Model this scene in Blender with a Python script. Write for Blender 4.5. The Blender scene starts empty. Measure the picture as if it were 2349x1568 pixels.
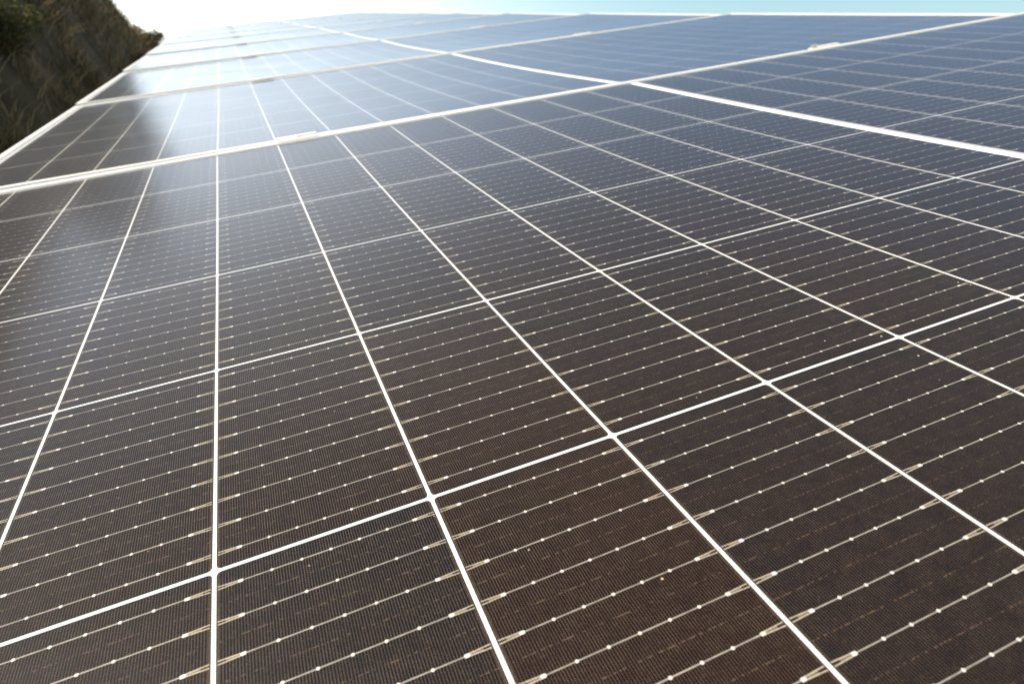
import bpy, bmesh, math, random
import numpy as np
from mathutils import Matrix, Vector
random.seed(7); rng = np.random.default_rng(11)
S = bpy.context.scene
COL = S.collection
PI = math.pi

# ------------------------------------------------------------------ frames
# "plane frame": x up the slope of the array, y along the row, z off the glass; solved from the photo
F = 0.640830233
RV = (2.02803759, -0.454833623, 0.128491335)
TV = Vector((-0.122314771, 0.0926334546, 0.268413126))
def rod(r):
    r = Vector(r); t = r.length; k = r / t
    return Matrix.Rotation(t, 3, k)
RM = rod(RV)                                    # plane -> camera (x right, y down, z forward)
CAM_P = -(RM.transposed() @ TV)
HORIZON = 100.0
phi = math.atan((784 - HORIZON) / (F * 2349))
up_p = RM.transposed() @ Vector((0, -math.cos(phi), -math.sin(phi)))
yw = Vector((0, 1, 0)); yw = (yw - up_p * yw.dot(up_p)).normalized()
xw = yw.cross(up_p)
P2W3 = Matrix((xw, yw, up_p))
ORG = Vector((0, 0, 1.05))
P2W = Matrix.Translation(ORG) @ P2W3.to_4x4()
CAM_W = P2W @ CAM_P

# ------------------------------------------------------------------ helpers
def tag(o, label=None, cat=None, group=None, kind=None):
    if label: o['label'] = label
    if cat: o['category'] = cat
    if group: o['group'] = group
    if kind: o['kind'] = kind
    return o
def empty(name, mat=None, **k):
    o = bpy.data.objects.new(name, None); COL.objects.link(o)
    o.empty_display_size = .05
    if mat is not None: o.matrix_world = mat
    return tag(o, **k)
def link(name, me, parent=None, mat=None):
    o = bpy.data.objects.new(name, me); COL.objects.link(o)
    if parent: o.parent = parent
    if mat is not None: o.matrix_local = mat
    return o
def mesh(name, v, f, m, smooth=False):
    me = bpy.data.meshes.new(name); me.from_pydata([tuple(p) for p in v], [], f)
    if m: me.materials.append(m)
    if smooth: me.polygons.foreach_set('use_smooth', [True] * len(me.polygons))
    me.update(); return me
def bm_mesh(name, bm, m, smooth=False):
    bmesh.ops.recalc_face_normals(bm, faces=bm.faces)
    me = bpy.data.meshes.new(name); bm.to_mesh(me); bm.free(); me.materials.append(m)
    if smooth: me.polygons.foreach_set('use_smooth', [True] * len(me.polygons))
    return me
def add_box(bm, x0, x1, y0, y1, z0, z1, bev=0.0, seg=2):
    r = bmesh.ops.create_cube(bm, size=1)
    vs = r['verts']
    for v in vs:
        v.co = Vector((x0 + (v.co.x + .5) * (x1 - x0), y0 + (v.co.y + .5) * (y1 - y0), z0 + (v.co.z + .5) * (z1 - z0)))
    if bev:
        es = list({e for v in vs for e in v.link_edges})
        bmesh.ops.bevel(bm, geom=es, offset=bev, segments=seg, affect='EDGES', profile=.5)
def add_cyl(bm, c, r, z0, z1, n=24, r2=None):
    m = Matrix.Translation((c[0], c[1], (z0 + z1) / 2))
    bmesh.ops.create_cone(bm, cap_ends=True, segments=n, radius1=r, radius2=r if r2 is None else r2, depth=z1 - z0, matrix=m)

class N:                                          # tiny node-graph helper
    def __init__(s, name):
        s.m = bpy.data.materials.new(name); s.m.use_nodes = True
        s.t = s.m.node_tree; s.t.nodes.clear()
        s.out = s.t.nodes.new('ShaderNodeOutputMaterial')
        s.p = s.t.nodes.new('ShaderNodeBsdfPrincipled'); s.t.links.new(s.p.outputs[0], s.out.inputs[0])
    def n(s, ty, **k):
        o = s.t.nodes.new(ty)
        for a, b in k.items(): setattr(o, a, b)
        return o
    def put(s, inp, v):
        if isinstance(v, bpy.types.NodeSocket): s.t.links.new(v, inp)
        else: inp.default_value = v
    def m_(s, op, a, b=None, c=None):
        o = s.n('ShaderNodeMath', operation=op); s.put(o.inputs[0], a)
        if b is not None: s.put(o.inputs[1], b)
        if c is not None: s.put(o.inputs[2], c)
        return o.outputs[0]
    def mix(s, f, a, b):
        o = s.n('ShaderNodeMix', data_type='RGBA'); s.put(o.inputs[0], f); s.put(o.inputs[6], a); s.put(o.inputs[7], b)
        return o.outputs[2]
    def noise(s, scale, detail=2, vec=None, rough=.5):
        o = s.n('ShaderNodeTexNoise'); o.inputs['Scale'].default_value = scale; o.inputs['Detail'].default_value = detail
        o.inputs['Roughness'].default_value = rough
        if vec is not None: s.put(o.inputs['Vector'], vec)
        return o
    def ramp(s, f, stops):
        o = s.n('ShaderNodeValToRGB'); s.put(o.inputs[0], f)
        e = o.color_ramp.elements
        while len(e) < len(stops): e.new(.5)
        for q, (p, c) in zip(e, stops): q.position = p; q.color = (*c, 1) if len(c) == 3 else c
        return o.outputs[0]
    def set(s, **k):
        for a, b in k.items(): s.put(s.p.inputs[a.replace('_', ' ')], b)
        return s
    def coord(s, w='Object'):
        return s.n('ShaderNodeTexCoord').outputs[w]

COAT = dict(Coat_Weight=1.0, Coat_IOR=1.33, Coat_Roughness=.13)

# ------------------------------------------------------------------ materials
def mat_cell():
    g = N('solar_cell')
    uv = g.n('ShaderNodeUVMap', uv_map='cell_mm').outputs[0]
    sp = g.n('ShaderNodeSeparateXYZ'); g.put(sp.inputs[0], uv)
    u = g.m_('MULTIPLY', sp.outputs[0], 100.0); v = g.m_('MULTIPLY', sp.outputs[1], 100.0)
    ax = g.m_('ABSOLUTE', u)
    yb = g.m_('ABSOLUTE', g.m_('SUBTRACT', g.m_('FLOORED_MODULO', g.m_('ADD', v, 91.0), 18.2), 9.1))
    lt = lambda a, b: g.m_('LESS_THAN', a, b)
    gt = lambda a, b: g.m_('GREATER_THAN', a, b)
    AND = lambda a, b: g.m_('MULTIPLY', a, b)
    OR = lambda a, b: g.m_('MAXIMUM', a, b)
    body = lt(ax, 36.3)
    wire = AND(lt(yb, .25), body)
    f = g.m_('MULTIPLY_ADD', g.m_('SUBTRACT', ax, 36.0), .035, .46)
    tail = g.m_('SUBTRACT', 1.0, body)
    fork = AND(lt(g.m_('ABSOLUTE', g.m_('SUBTRACT', yb, f)), .25), AND(tail, lt(ax, 45.0)))
    fill = AND(AND(lt(yb, f), tail), lt(ax, 42.0))
    dx = g.m_('ABSOLUTE', g.m_('SUBTRACT', g.m_('FLOORED_MODULO', g.m_('ADD', u, 6.0), 12.0), 6.0))
    rr = g.m_('ADD', g.m_('POWER', dx, 2.0), g.m_('POWER', yb, 2.0))
    dot = AND(lt(rr, .44), lt(ax, 33.0))
    ex = g.m_('SUBTRACT', ax, 36.2)
    er = g.m_('ADD', g.m_('POWER', g.m_('MULTIPLY', ex, .75), 4.0), g.m_('POWER', yb, 4.0))
    pad = OR(dot, lt(er, .30))
    # fine silver fingers across the ribbons, each slightly different
    PITCH = 1.12
    fm = g.m_('ABSOLUTE', g.m_('SUBTRACT', g.m_('FLOORED_MODULO', u, PITCH), PITCH / 2))
    inner = AND(lt(ax, 44.9), lt(g.m_('ABSOLUTE', v), 90.3))
    finger = AND(lt(fm, .068), inner)
    rim = AND(AND(gt(ax, 44.75), lt(ax, 44.95)), lt(g.m_('ABSOLUTE', v), 90.3))
    oc = g.coord('Object'); gc = g.n('ShaderNodeNewGeometry').outputs['Position']
    nz = g.noise(760, 2, gc).outputs[0]
    dash = AND(gt(yb, 8.86), AND(gt(nz, .54), inner))
    speck = g.noise(900, 1, gc).outputs[0]
    rnd = g.n('ShaderNodeUVMap', uv_map='cell_id').outputs[0]
    sr = g.n('ShaderNodeSeparateXYZ'); g.put(sr.inputs[0], rnd); r = sr.outputs[0]; r2 = sr.outputs[1]
    base = g.mix(r, (.0085, .0026, .0012, 1), (.0012, .0022, .0046, 1))
    big = g.noise(14, 3, gc).outputs[0]
    base = g.mix(g.m_('MULTIPLY', big, .45), base, (.0085, .0040, .0028, 1))
    base = g.mix(g.m_('MULTIPLY', gt(speck, .62), .55), base, (.034, .023, .015, 1))
    fing_c = g.mix(g.noise(160, 2, gc).outputs[0], (.066, .041, .030, 1), (.30, .205, .145, 1))
    c = g.mix(g.m_('MULTIPLY', OR(finger, rim), .9), base, fing_c)
    c = g.mix(g.m_('MULTIPLY', dash, .7), c, (.15, .095, .06, 1))
    c = g.mix(g.m_('MULTIPLY', fill, .45), c, (.32, .27, .20, 1))
    wc = g.mix(g.noise(220, 2, gc).outputs[0], (.17, .16, .145, 1), (.60, .55, .46, 1))  # wire colour brightened unevenly to paint in sun glints
    c = g.mix(wire, c, wc)
    c = g.mix(AND(fork, g.m_('ADD', .62, g.m_('MULTIPLY', finger, .38))), c, g.mix(g.noise(900, 2, gc).outputs[0], (.38, .30, .20, 1), (.95, .85, .68, 1)))  # brighter noise spots are glints painted into the fork colour
    c = g.mix(pad, c, g.mix(g.noise(120, 1, gc).outputs[0], (.6, .56, .5, 1), (1.0, .96, .88, 1)))  # pad brightness varies by noise, painting random glints
    # sparse pale dust grains on the glass, doubling as painted white and orange glints
    vo = g.n('ShaderNodeTexVoronoi', feature='F1'); vo.inputs['Scale'].default_value = 74; g.put(vo.inputs['Vector'], gc)
    sc = g.n('ShaderNodeSeparateColor'); g.put(sc.inputs[0], vo.outputs['Color'])
    grain = AND(lt(vo.outputs['Distance'], g.m_('MULTIPLY', sc.outputs[2], .05)), gt(sc.outputs[0], .35))
    c = g.mix(grain, c, g.mix(sc.outputs[1], (.8, .72, .6, 1), (.45, .22, .1, 1)))
    g.set(Base_Color=c, Roughness=.42, Metallic=g.m_('MULTIPLY', OR(wire, OR(fork, pad)), .25), Specular_IOR_Level=.12)
    g.set(Sheen_Weight=.30, Sheen_Roughness=.23, Sheen_Tint=(1, .93, .88, 1))
    dust = g.noise(5.5, 4, gc).outputs[0]
    g.set(**COAT); g.put(g.p.inputs['Coat Roughness'], g.m_('ADD', .08, g.m_('MULTIPLY', dust, .13)))
    return g.m
def mat_backsheet():
    g = N('white_backsheet')
    n = g.noise(40, 3, g.coord()).outputs[0]
    g.set(Base_Color=g.mix(n, (.78, .78, .76, 1), (.84, .84, .82, 1)), Roughness=.55, **COAT)
    return g.m
def mat_strip():
    g = N('white_centre_strip')
    n = g.noise(30, 3, g.coord()).outputs[0]
    g.set(Base_Color=g.mix(n, (.84, .84, .83, 1), (.9, .9, .88, 1)), Roughness=.5, Coat_Weight=.3, Coat_Roughness=.3)
    return g.m
def mat_alu(name, col=(.83, .82, .80), rough=.38, met=.75, scr=1.0):
    g = N(name)
    mp = g.n('ShaderNodeMapping'); g.put(mp.inputs[0], g.coord()); mp.inputs['Scale'].default_value = (3, 3, 60)
    n = g.noise(30, 4, mp.outputs[0]).outputs[0]
    n2 = g.noise(9, 3, g.coord()).outputs[0]
    c = g.mix(n2, (*[q * .86 for q in col], 1), (*col, 1))
    b = g.n('ShaderNodeBump'); b.inputs['Strength'].default_value = .08 * scr; b.inputs['Distance'].default_value = .001; g.put(b.inputs['Height'], n)
    g.set(Base_Color=c, Metallic=met, Roughness=g.m_('ADD', rough - .06, g.m_('MULTIPLY', n, .14)), Normal=b.outputs[0])
    return g.m
M_CELL, M_BACK, M_STRIP = mat_cell(), mat_backsheet(), mat_strip()
M_FRAME = mat_alu('anodised_frame', (.92, .91, .88), .45, .15)
M_CLAMP = mat_alu('clamp_aluminium', (.92, .90, .86), .45, .15)
M_BOLT = mat_alu('zinc_bolt', (.80, .74, .64), .35, .5)
M_RAIL = mat_alu('rail_aluminium', (.6, .6, .6), .45, .7)
M_STEEL = mat_alu('galvanised_steel', (.45, .46, .47), .5, .8)

# ------------------------------------------------------------------ one solar panel
A, B = .09271565, .184
CX, CY = .09100, .18212                 # half cell
GM = .0186876; GA = A - .0910
X0, X1 = -.3940, 1.8870
Y0, Y1 = -.199, .935
PITCH_Y = 1.154
XM, YM = (X0 + X1) / 2, (Y0 + Y1) / 2
SAG = .0052
def sag(x, y):
    fx = max(0, math.cos(PI / 2 * (x - XM) / ((X1 - X0) / 2))); fy = max(0, math.cos(PI / 2 * (y - YM) / ((Y1 - Y0) / 2)))
    return -SAG * (fx ** .6) * fy
def cell_centers():
    out = []
    for c in range(24):
        x = (-4 + c + .5) * A if c < 12 else 8 * A - GA / 2 + GM + (c - 12) * A + A / 2 - GA / 2
        for j in range(6): out.append((c, j, x, (-1 + j + .5) * B))
    return out
XBAND = 8 * A - GA / 2 + (GM) / 2 - GA / 4
CH = .0018
YST = [-.5 * CY, -.5 * CY + .0005, -.5 * CY + CH, -.06, -.03, 0, .03, .06, .5 * CY - CH, .5 * CY - .0005, .5 * CY]
def half_w(y):
    d = .5 * CY - abs(y)
    if d >= CH: return .5 * CX
    return .5 * CX - CH + math.sqrt(max(0, CH * CH - (CH - d) ** 2))
def cell_mesh(name, places, origin=None):
    """places: list of (x, y, id); thin wafer that follows the sagging glass, UVs carry millimetres from the cell centre"""
    v, f, uv, idd = [], [], [], []
    T = .00003
    XST = (-1, -.5, 0, .5, 1)
    for (x, y, cid) in places:
        b0 = len(v); loc = []
        for lay in (T, T * .35):
            for py in YST:
                for q in XST:
                    px = half_w(py) * q
                    v.append((x + px, y + py, sag(x + px, y + py) + lay)); loc.append((px * 10, py * 10))
        n = len(YST) * 5; faces = []
        for a in range(len(YST) - 1):
            for c in range(4):
                o = a * 5 + c; faces.append((o, o + 1, o + 6, o + 5))
            for o in (a * 5, ): faces.append((o + 5, n + o + 5, n + o, o))
            o = a * 5 + 4; faces.append((o, n + o, n + o + 5, o + 5))
        for c in range(4):
            faces.append((c, n + c, n + c + 1, c + 1)); o = (len(YST) - 1) * 5 + c; faces.append((o + 1, n + o + 1, n + o, o))
        for fc in faces:
            f.append([b0 + q for q in fc])
            for q in fc: uv.append(loc[q]); idd.append((cid, (cid * 7.31) % 1))
    if origin: v = [(a - origin[0], b - origin[1], c - origin[2]) for a, b, c in v]
    me = mesh(name, v, f, M_CELL)
    a = me.uv_layers.new(name='cell_mm'); b = me.uv_layers.new(name='cell_id')
    a.data.foreach_set('uv', np.array(uv, 'f').ravel()); b.data.foreach_set('uv', np.array(idd, 'f').ravel())
    return me

def frame_mesh():
    prof = [(0, -.034), (0, .0012), (.0007, .0020), (.0112, .0020), (.0120, .0013), (.0120, -.0012), (.0022, -.0040), (.0022, -.032), (.022, -.032), (.022, -.034)]
    cs = [(X0, Y0, 1, 1), (X1, Y0, -1, 1), (X1, Y1, -1, -1), (X0, Y1, 1, -1)]
    v = [(x + sx * d, y + sy * d, z) for (x, y, sx, sy) in cs for d, z in prof]
    n = len(prof); f = []
    for c in range(4):
        for q in range(n):
            f.append((c * n + q, c * n + (q + 1) % n, ((c + 1) % 4) * n + (q + 1) % n, ((c + 1) % 4) * n + q))
    bm = bmesh.new(); me0 = bpy.data.meshes.new('t'); me0.from_pydata(v, [], f); bm.from_mesh(me0)
    return bm_mesh('frame', bm, M_FRAME)
def sheet_mesh(name, x0, x1, y0, y1, nx, ny, dz, m, thick):
    v, f = [], []
    for lay in (0, -thick):
        for i in range(nx + 1):
            for j in range(ny + 1):
                x = x0 + (x1 - x0) * i / nx; y = y0 + (y1 - y0) * j / ny
                v.append((x, y, sag(x, y) + dz + lay))
    w = ny + 1; o = (nx + 1) * w
    for i in range(nx):
        for j in range(ny):
            a = i * w + j
            f.append((a, a + w, a + w + 1, a + 1)); f.append((o + a, o + a + 1, o + a + w + 1, o + a + w))
    for i in range(nx):
        a = i * w; f.append((a, o + a, o + a + w, a + w)); a = i * w + ny; f.append((a, a + w, o + a + w, o + a))
    for j in range(ny):
        a = j; f.append((a, a + 1, o + a + 1, o + a)); a = nx * w + j; f.append((a, o + a, o + a + 1, a + 1))
    return mesh(name, v, f, m, True)
ME_FRAME = frame_mesh()
ME_BACK = sheet_mesh('backsheet', X0 + .0026, X1 - .0026, Y0 + .0026, Y1 - .0026, 96, 48, 0, M_BACK, .003)
ME_STRIP = sheet_mesh('centre_strip', XBAND - .0081, XBAND + .0081, Y0 + .018, Y1 - .018, 2, 48, .0001, M_STRIP, .0003)
CELLS = cell_centers()
ME_GRID = cell_mesh('cell_grid', [(x, y, random.random()) for (_, _, x, y) in CELLS])
ONE = {}
def rest_mesh(keep):
    return cell_mesh('remaining_cells', [(x, y, random.random()) for k, (c, j, x, y) in enumerate(CELLS) if k not in keep])

# heights (plane frame) of the low and high end of every seam, read off the photo
ZL = [0.0, -.001, -.0005, .006, .017, .024, .028, .030, .031, .031]
ZR = [0.0, -.009, -.015, -.019, -.0225, -.0235, -.0245, -.025, -.025, -.025]
def panel_matrix(k):
    """k = 0 is the nearest; seam index k .. k+1"""
    if k == 0:
        l0, l1, r0, r1 = 0, 0, 0, 0
        M = Matrix.Identity(4)
    else:
        l0, l1, r0, r1 = ZL[k], ZL[k + 1], ZR[k], ZR[k + 1]
        rx = ((l1 + r1) - (l0 + r0)) / 2 / PITCH_Y
        ry = ((r0 + r1) - (l0 + l1)) / 2 / (X1 - X0)
        zc = (l0 + l1 + r0 + r1) / 4
        M = Matrix.Translation((XM, YM + PITCH_Y * k, zc)) @ Matrix.Rotation(math.atan(rx), 4, 'X') @ Matrix.Rotation(-math.atan(ry), 4, 'Y') @ Matrix.Translation((-XM, -YM, 0))
    return M
PANEL_LABELS = [
 'nearest solar panel with large dark brown cells filling the foreground',
 'second solar panel of the row, just beyond the wide bright seam with two clamps',
 'third solar panel, between the second and third bright frame seams',
 'fourth solar panel of the row, pale blue with sky reflection',
 'fifth solar panel of the row, a narrow pale band behind the fourth',
 'sixth solar panel of the row, thin washed out strip',
 'seventh solar panel of the row, thin strip near the glare',
 'eighth solar panel of the row, last but one before the far end',
 'ninth and farthest solar panel, at the end of the row in the glare']
GP = 'solar panels mounted edge to edge in one row'
def dist_cam(M, x, y):
    p = M @ Vector((x, y, 0)); return (p - CAM_P).length
def in_view(M, x, y):
    best = False
    for dx in (-.045, 0, .045):
        for dy in (-.09, 0, .09):
            c = RM @ (M @ Vector((x + dx, y + dy, 0))) + TV
            if c.z > .02:
                a, b = c.x / c.z * F, c.y / c.z * F
                if abs(a) < .5 and abs(b) < .5 * 2 / 3: best = True
    return best
proto_cell = None
for k in range(9):
    M = panel_matrix(k)
    root = empty('solar_panel', P2W @ M, label=PANEL_LABELS[k], cat='solar panel', group=GP)
    link('frame', ME_FRAME, root); link('backsheet', ME_BACK, root); link('centre_strip', ME_STRIP, root)
    if k >= 4:
        tag(link('cell_grid', ME_GRID, root), kind='stuff'); continue
    order = sorted(range(144), key=lambda q: (not in_view(M, CELLS[q][2], CELLS[q][3]), dist_cam(M, CELLS[q][2], CELLS[q][3])))
    keep = set(order[:100])
    rest = link('remaining_cells', rest_mesh(keep), root); tag(rest, kind='stuff')
    rl = random.Random(40 + k)
    for q in sorted(keep):
        c, j, x, y = CELLS[q]
        key = (q, rl.randrange(2))
        if key not in ONE: ONE[key] = cell_mesh('solar_cell', [(x, y, random.random())], (x, y, sag(x, y)))
        link('solar_cell', ONE[key], root, Matrix.Translation((x, y, sag(x, y))))

# ------------------------------------------------------------------ clamps on the seams
def clamp_meshes():
    bm = bmesh.new()                             # hat-shaped mid clamp: two wings on the frames, a sunk channel between
    L = .033
    pr = [(-.0185, .0022), (-.0185, .0034), (-.0177, .0040), (-.0085, .0040), (-.0078, .0034), (-.0078, -.004), (.0078, -.004), (.0078, .0034), (.0085, .0040),
          (.0177, .0040), (.0185, .0034), (.0185, .0022), (.0106, .0022), (.0106, -.0068), (-.0106, -.0068), (-.0106, .0022)]
    vs = [[bm.verts.new((sx * L, y, z)) for y, z in pr] for sx in (-1, 1)]
    n = len(pr)
    for i in range(n): bm.faces.new((vs[0][i], vs[0][(i + 1) % n], vs[1][(i + 1) % n], vs[1][i]))
    for e in vs: bm.faces.new(e)
    body = bm_mesh('clamp_body', bm, M_CLAMP)
    bm = bmesh.new(); add_cyl(bm, (0, 0), .0068, -.0038, -.003, 24); add_cyl(bm, (0, 0), .0052, -.003, .0046, 24)
    add_cyl(bm, (0, 0), .0052, .0046, .0052, 24, .0044)
    bolt = bm_mesh('bolt', bm, M_BOLT)
    bm = bmesh.new(); add_box(bm, -.055, -.036, -.006, .006, .0022, .0045, .0006)
    lug = bm_mesh('grounding_lug', bm, M_CLAMP)
    bm = bmesh.new(); add_cyl(bm, (0, 0), .0036, .0045, .010, 6); lb = bm_mesh('lug_screw', bm, M_BOLT)
    return body, bolt, lug, lb
CB, CBOLT, CLUG, CLB = clamp_meshes()
RX = (.128, 1.252)
ordn = ['first', 'second', 'third', 'fourth', 'fifth', 'sixth', 'seventh', 'eighth']
for k in range(8):
    for s, x in enumerate(RX):
        w = (x - X0) / (X1 - X0)
        z = (ZL[k + 1] * (1 - w) + ZR[k + 1] * w) if k else -.003 * w * 1.2
        M = P2W @ Matrix.Translation((x + random.uniform(-.004, .004), Y1 + .010 + PITCH_Y * k, z + .0006)) @ Matrix.Rotation(random.uniform(-.02, .02), 4, 'Z')
        side = 'lower left' if s == 0 else 'upper right'
        lab = f'small silver mid clamp on the {ordn[k]} panel seam, {side} one of the two'
        o = empty('panel_clamp', M, label=lab, cat='clamp', group='mid clamps along the panel seams')
        link('clamp_body', CB, o); link('bolt', CBOLT, o)
        if s == 1 and k == 0:
            link('grounding_lug', CLUG, o)
            for q in (-.0495, -.0415): link('lug_screw', CLB, o, Matrix.Translation((q, 0, 0)))
# rails and posts that carry the row
for s, x in enumerate(RX):
    bm = bmesh.new(); y0, y1 = Y0 - .15, Y1 + PITCH_Y * 8 + .12
    add_box(bm, x - .02, x + .02, y0, y1, -.078, -.0365, .002)
    o = link('mounting_rail', bm_mesh('mounting_rail', bm, M_RAIL)); o.matrix_world = P2W @ Matrix.Translation((0, 0, -.024 * s + .0))
    tag(o, ('silver mounting rail under the lower left part of the panel row', 'silver mounting rail under the upper right part of the panel row')[s], 'rail', 'rails under the panels')

# ------------------------------------------------------------------ terrain
def smooth(a, b, t):
    t = max(0., min(1., (t - a) / (b - a))); return t * t * (3 - 2 * t)
from mathutils import noise as mn
def plane_z(x, y):                               # height of the array plane above world x,y
    n = up_p  # unused
    a = P2W3 @ Vector((0, 0, 1)); return ORG.z - (a.x * x + a.y * y) / a.z
CZ = CAM_W.z
def terrain(x, y):
    base = plane_z(min(max(x, -1), 3), min(max(y, -3), 13)) - .95
    fade = smooth(12, 60, y) * 9 + smooth(3, 40, x) * 5 + smooth(3, 30, -y) * 3 + smooth(60, 900, max(abs(x), abs(y))) * 40
    z = base - fade
    # bank along the low side of the row
    crest = CZ + 1.75 - 1.5 * (1 - smooth(2.0, 5.0, y)) - 1.2 * smooth(15, 21.5, y) - 1.6 * smooth(21, 29, y) - .3 * smooth(0, -6, y)
    t = smooth(.75, 2.7, -x) * (1 - .75 * smooth(26, 45, y))
    bank = z + (crest - z) * t
    if x < -2.6: bank -= smooth(2.6, 30, -x) * 4
    nz = mn.noise(Vector((x * 1.1, y * .7, 3))) * .16 + mn.noise(Vector((x * 3, y * 2.4, 9))) * .06
    return bank + nz * smooth(.55, 1.3, -x) + mn.noise(Vector((x * .4, y * .4, 0))) * .05
def axis(lo, hi, near, n_near, far, n_far):
    a = list(np.linspace(lo, hi, n_near)); r = [(q / n_far) ** 3 for q in range(1, n_far + 1)]
    return [lo - near * 0 - far * q for q in reversed(r)] + a + [hi + far * q for q in r]
xs = axis(-5, 4, 0, 90, 3000, 26); ys = axis(-3, 34, 0, 200, 3000, 26)
v = [(x, y, terrain(x, y)) for x in xs for y in ys]; w = len(ys)
f = [(i * w + j, (i + 1) * w + j, (i + 1) * w + j + 1, i * w + j + 1) for i in range(len(xs) - 1) for j in range(w - 1)]
g = N('hillside_soil')
n1 = g.noise(1.6, 6, g.coord()).outputs[0]; n2 = g.noise(22, 5, g.coord()).outputs[0]
c = g.ramp(n1, [(.35, (.11, .088, .052)), (.52, (.22, .165, .10)), (.68, (.34, .25, .155))])
c = g.mix(g.m_('MULTIPLY', n2, .5), c, (.02, .024, .010, 1))
b = g.n('ShaderNodeBump'); b.inputs['Strength'].default_value = .8; b.inputs['Distance'].default_value = .03; g.put(b.inputs['Height'], n2)
g.set(Base_Color=c, Roughness=.95, Normal=b.outputs[0], Specular_IOR_Level=.1)
tag(link('hillside', mesh('hillside', v, f, g.m, True)), kind='structure')

# posts under the rails
def post(x, y, name_i, lab):
    zt = (P2W @ Vector((x, y, -.08 - (.024 if x > 1 else 0)))).z; p = P2W @ Vector((x, y, -.08))
    zb = terrain(p.x, p.y) - .15
    e = empty('support_post', Matrix.Translation((p.x, p.y, zb)), label=lab, cat='post', group='steel posts under the panel row')
    bm = bmesh.new(); H = zt - zb - .012
    add_box(bm, -.03, .03, -.03, .03, 0, H, .004); link('post_tube', bm_mesh('post_tube', bm, M_STEEL), e)
    bm = bmesh.new(); add_box(bm, -.05, .05, -.045, .045, H, H + .006, .001); link('top_plate', bm_mesh('top_plate', bm, M_STEEL), e)
pl = ['nearest', 'second', 'third', 'fourth', 'farthest']
for q in range(5):
    for s, x in enumerate(RX):
        post(x, .1 + q * 2.45, q, f'{pl[q]} galvanised steel post under the {"lower left" if s == 0 else "upper right"} rail')

# ------------------------------------------------------------------ grass and shrubs
def leaf_mat(name, cols, scale=7.0, trans=.25):
    g = N(name)
    n = g.noise(scale, 3, g.coord()).outputs[0]; r = g.n('ShaderNodeNewGeometry').outputs['Random Per Island']
    f_ = g.m_('ADD', g.m_('MULTIPLY', n, .6), g.m_('MULTIPLY', r, .4))
    k = len(cols); c = g.ramp(f_, [(.25 + .5 * i / (k - 1), q) for i, q in enumerate(cols)])
    g.set(Base_Color=c, Roughness=.7, Specular_IOR_Level=.2)
    tr = g.n('ShaderNodeBsdfTranslucent'); g.put(tr.inputs[0], c)
    mx = g.n('ShaderNodeMixShader'); mx.inputs[0].default_value = trans
    g.t.links.new(g.p.outputs[0], mx.inputs[1]); g.t.links.new(tr.outputs[0], mx.inputs[2]); g.t.links.new(mx.outputs[0], g.out.inputs[0])
    return g.m
M_GRASS = leaf_mat('dry_grass', [(.08, .078, .030), (.23, .18, .085), (.45, .33, .19), (.75, .56, .34)], 2.6, .4)
M_LEAF = leaf_mat('shrub_leaves', [(.04, .058, .018), (.085, .105, .034), (.15, .15, .06), (.25, .20, .11)], 4, .35)
M_LEAF2 = leaf_mat('dry_shrub_leaves', [(.06, .048, .026), (.13, .095, .055), (.24, .165, .095)], 4, .15)
M_WOOD = leaf_mat('shrub_wood', [(.03, .022, .015), (.06, .045, .03)], 30, 0)
def blades(pts, hmin, hmax, wid, lean=.4):
    """two-segment tapering blades"""
    n = len(pts); P = np.array(pts)
    az = rng.uniform(0, 2 * PI, n); H = rng.uniform(hmin, hmax, n); W = wid * rng.uniform(.6, 1.3, n)
    la = rng.uniform(0, 2 * PI, n); ll = rng.uniform(.05, lean, n) * H
    sx, sy = np.cos(az) * W / 2, np.sin(az) * W / 2
    lx, ly = np.cos(la) * ll, np.sin(la) * ll
    V = np.zeros((n, 5, 3))
    V[:, 0] = P + np.stack([-sx, -sy, 0 * H], 1); V[:, 1] = P + np.stack([sx, sy, 0 * H], 1)
    mid = P + np.stack([lx * .35, ly * .35, H * .55], 1)
    V[:, 2] = mid + np.stack([sx, sy, 0 * H], 1) * .7; V[:, 3] = mid - np.stack([sx, sy, 0 * H], 1) * .7
    V[:, 4] = P + np.stack([lx, ly, H], 1)
    b = np.arange(n)[:, None] * 5
    F_ = [tuple(q) for q in (b + np.array([0, 1, 2, 3]))] + [tuple(q) for q in (b + np.array([3, 2, 4]))]
    return V.reshape(-1, 3), F_
pts = []
while len(pts) < 60000:
    y = 1.0 + 29 * random.random() ** 1.25; x = -.62 - 3.2 * random.random()
    if mn.noise(Vector((x * 1.3, y * .9, 5))) < random.uniform(-.75, .25): continue
    for q in range(random.randint(8, 46)):                      # tussocks
        px, py = x + random.gauss(0, .07), y + random.gauss(0, .07)
        pts.append((px, py, terrain(px, py) - .02))
V_, F_ = blades(pts, .05, .24, .013, 1.9)
tag(link('dry_grass', mesh('dry_grass', V_, F_, M_GRASS)), 'dry grass covering the dark bank beside the panels', 'grass', kind='stuff')

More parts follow.
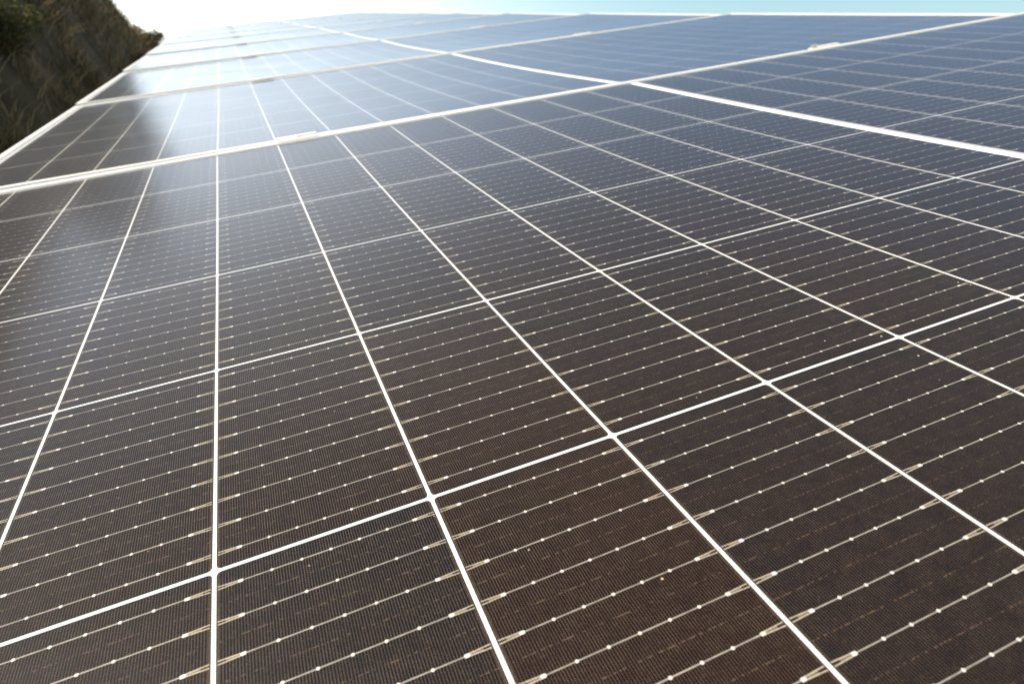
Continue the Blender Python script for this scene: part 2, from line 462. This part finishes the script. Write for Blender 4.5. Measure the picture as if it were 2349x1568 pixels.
def shrub(x, y, rx, rz, n, mat, label, seed, leaf=.045):
    r = np.random.default_rng(seed)
    z = terrain(x, y) - .05
    root = empty('shrub', Matrix.Translation((x, y, z)), label=label, cat='shrub', group='shrubs on the bank')
    # stems: tapered tubes
    v, f = [], []; tips = []
    for s in range(9):
        a = r.uniform(0, 2 * PI); rr = rx * r.uniform(.3, .85); H = rz * r.uniform(1.0, 1.7)
        pts = [Vector((0, 0, 0)), Vector((math.cos(a) * rr * .35, math.sin(a) * rr * .35, H * .45)), Vector((math.cos(a) * rr, math.sin(a) * rr, H))]
        tips += [pts[1], pts[2]]
        b0 = len(v)
        for i, p in enumerate(pts):
            R_ = (.022, .013, .004)[i]
            for q in range(6): v.append((p.x + R_ * math.cos(q * PI / 3), p.y + R_ * math.sin(q * PI / 3), p.z))
        for i in range(2):
            for q in range(6): f.append((b0 + i * 6 + q, b0 + i * 6 + (q + 1) % 6, b0 + i * 6 + 6 + (q + 1) % 6, b0 + i * 6 + 6 + q))
    link('stem', mesh('stem', v, f, M_WOOD), root)
    # crown: leaf clumps spread unevenly through the volume
    K = 46
    cen = r.normal(0, 1, (K, 3)); cen /= np.linalg.norm(cen, axis=1)[:, None]; cen *= r.uniform(.25, 1.0, (K, 1)) ** .6
    cen *= [rx, rx, rz]; cen[:, 2] += rz * 1.0; cen[:, 2] = np.maximum(cen[:, 2], .05)
    which = r.integers(0, K, n); spread = r.uniform(.10, .26, K)[which][:, None] * rx
    P = cen[which] + r.normal(0, 1, (n, 3)) * spread
    d1 = r.normal(0, 1, (n, 3)); d1 /= np.linalg.norm(d1, axis=1)[:, None]
    d2 = np.cross(d1, r.normal(0, 1, (n, 3))); d2 /= np.linalg.norm(d2, axis=1)[:, None]
    L = (leaf * r.uniform(.6, 1.4, n))[:, None]
    V = np.stack([P - d1 * L / 2, P + d2 * L * .22, P + d1 * L / 2, P - d2 * L * .22], 1).reshape(-1, 3)
    b = np.arange(n)[:, None] * 4
    link('crown', mesh('crown', V, [tuple(q) for q in (b + np.arange(4))], mat), root)
for i, a in enumerate([
    (-2.25, 15.2, .62, .60, 9000, M_LEAF, 'tall rounded dark shrub on top of the bank against the white sky', .055),
    (-2.55, 11.6, .75, .62, 9000, M_LEAF2, 'brownish shrub in the top left corner of the bank', .055),
    (-1.75, 9.0, .42, .32, 6000, M_LEAF, 'dark green shrub halfway up the bank', .04),
    (-1.55, 6.2, .30, .22, 5000, M_LEAF, 'small green shrub near the left picture edge', .03),
    (-1.75, 19.2, .42, .26, 6000, M_LEAF2, 'low shrub where the bank slopes down towards the far panels', .045),
    (-1.62, 22.5, .40, .18, 5000, M_LEAF, 'lowest dark shrub at the far tip of the bank', .045),
    (-1.15, 12.5, .30, .20, 4500, M_LEAF2, 'dry shrub low on the bank close to the panel edge', .035)]):
    shrub(*a[:7], 100 + i, a[7])

# ------------------------------------------------------------------ light
SUN_AZ, SUN_EL = -62.0, 54.0
az = math.radians(SUN_AZ)                         # clockwise from +Y, the direction of the row
el = math.radians(SUN_EL)
sd = Vector((math.sin(az) * math.cos(el), math.cos(az) * math.cos(el), math.sin(el)))
L = bpy.data.lights.new('sun', 'SUN'); L.energy = 4.0; L.angle = math.radians(.55); L.color = (1, .92, .78)
so = bpy.data.objects.new('sun', L); COL.objects.link(so); so.rotation_euler = sd.to_track_quat('Z', 'Y').to_euler()
W_ = bpy.data.worlds.new('World'); S.world = W_; W_.use_nodes = True
t = W_.node_tree; bg = t.nodes['Background']
sky = t.nodes.new('ShaderNodeTexSky'); sky.sky_type = 'NISHITA'; sky.sun_disc = False
sky.sun_elevation = el; sky.sun_rotation = az; sky.air_density = 1.0; sky.dust_density = .4; sky.ozone_density = 4.0; sky.altitude = 300
# white glow added to the low sky ahead of the row, whitening glass reflections
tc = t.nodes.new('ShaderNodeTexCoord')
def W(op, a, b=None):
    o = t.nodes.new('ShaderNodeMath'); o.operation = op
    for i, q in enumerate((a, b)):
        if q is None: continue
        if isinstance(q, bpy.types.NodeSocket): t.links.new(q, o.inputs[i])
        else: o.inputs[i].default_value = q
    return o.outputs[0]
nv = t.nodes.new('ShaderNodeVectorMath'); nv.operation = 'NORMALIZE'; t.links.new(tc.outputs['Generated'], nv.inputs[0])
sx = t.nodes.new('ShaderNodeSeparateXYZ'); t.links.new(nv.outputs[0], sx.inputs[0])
GLOW_AZ = math.radians(-6)
azn = W('SUBTRACT', W('ARCTAN2', sx.outputs[0], sx.outputs[1]), GLOW_AZ)
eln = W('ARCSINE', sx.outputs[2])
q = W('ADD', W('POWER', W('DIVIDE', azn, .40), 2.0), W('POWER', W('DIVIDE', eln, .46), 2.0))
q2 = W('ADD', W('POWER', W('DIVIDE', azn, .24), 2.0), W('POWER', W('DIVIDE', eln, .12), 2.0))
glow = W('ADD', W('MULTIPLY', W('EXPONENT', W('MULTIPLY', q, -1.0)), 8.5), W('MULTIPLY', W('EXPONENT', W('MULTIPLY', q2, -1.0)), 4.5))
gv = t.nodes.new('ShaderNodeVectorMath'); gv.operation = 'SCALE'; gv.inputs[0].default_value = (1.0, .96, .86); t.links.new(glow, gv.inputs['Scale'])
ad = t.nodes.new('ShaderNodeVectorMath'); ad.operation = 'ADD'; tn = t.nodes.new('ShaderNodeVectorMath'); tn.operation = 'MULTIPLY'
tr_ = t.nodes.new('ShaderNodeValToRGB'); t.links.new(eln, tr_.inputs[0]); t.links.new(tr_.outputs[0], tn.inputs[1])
e_ = tr_.color_ramp.elements; e_[0].position = .07; e_[0].color = (.84, 1.05, 1.20, 1); e_[1].position = .55; e_[1].color = (1.20, .93, .60, 1)  # warm tint added to the upper sky so near-cell reflections lose blue
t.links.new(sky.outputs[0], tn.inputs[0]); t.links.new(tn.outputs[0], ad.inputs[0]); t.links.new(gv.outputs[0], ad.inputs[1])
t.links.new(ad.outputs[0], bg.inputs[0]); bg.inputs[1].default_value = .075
S.view_settings.view_transform = 'Standard'; S.view_settings.look = 'None'; S.view_settings.gamma = 1
S.view_settings.exposure = .75

# ------------------------------------------------------------------ camera
cd = bpy.data.cameras.new('camera'); cam = bpy.data.objects.new('camera', cd); COL.objects.link(cam)
cd.sensor_width = 36; cd.sensor_fit = 'HORIZONTAL'; cd.lens = F * 36; cd.clip_start = .01; cd.clip_end = 6000
Rt = P2W3 @ RM.transposed()
cm = Matrix((( *(Rt @ Vector((1, 0, 0))),), (*(Rt @ Vector((0, -1, 0))),), (*(Rt @ Vector((0, 0, -1))),))).transposed().to_4x4()
cam.matrix_world = Matrix.Translation(CAM_W) @ cm
cd.dof.use_dof = True; cd.dof.focus_distance = .36; cd.dof.aperture_fstop = 13; cd.dof.aperture_blades = 0
S.camera = cam
S.cycles.max_bounces = 6; S.cycles.transparent_max_bounces = 4
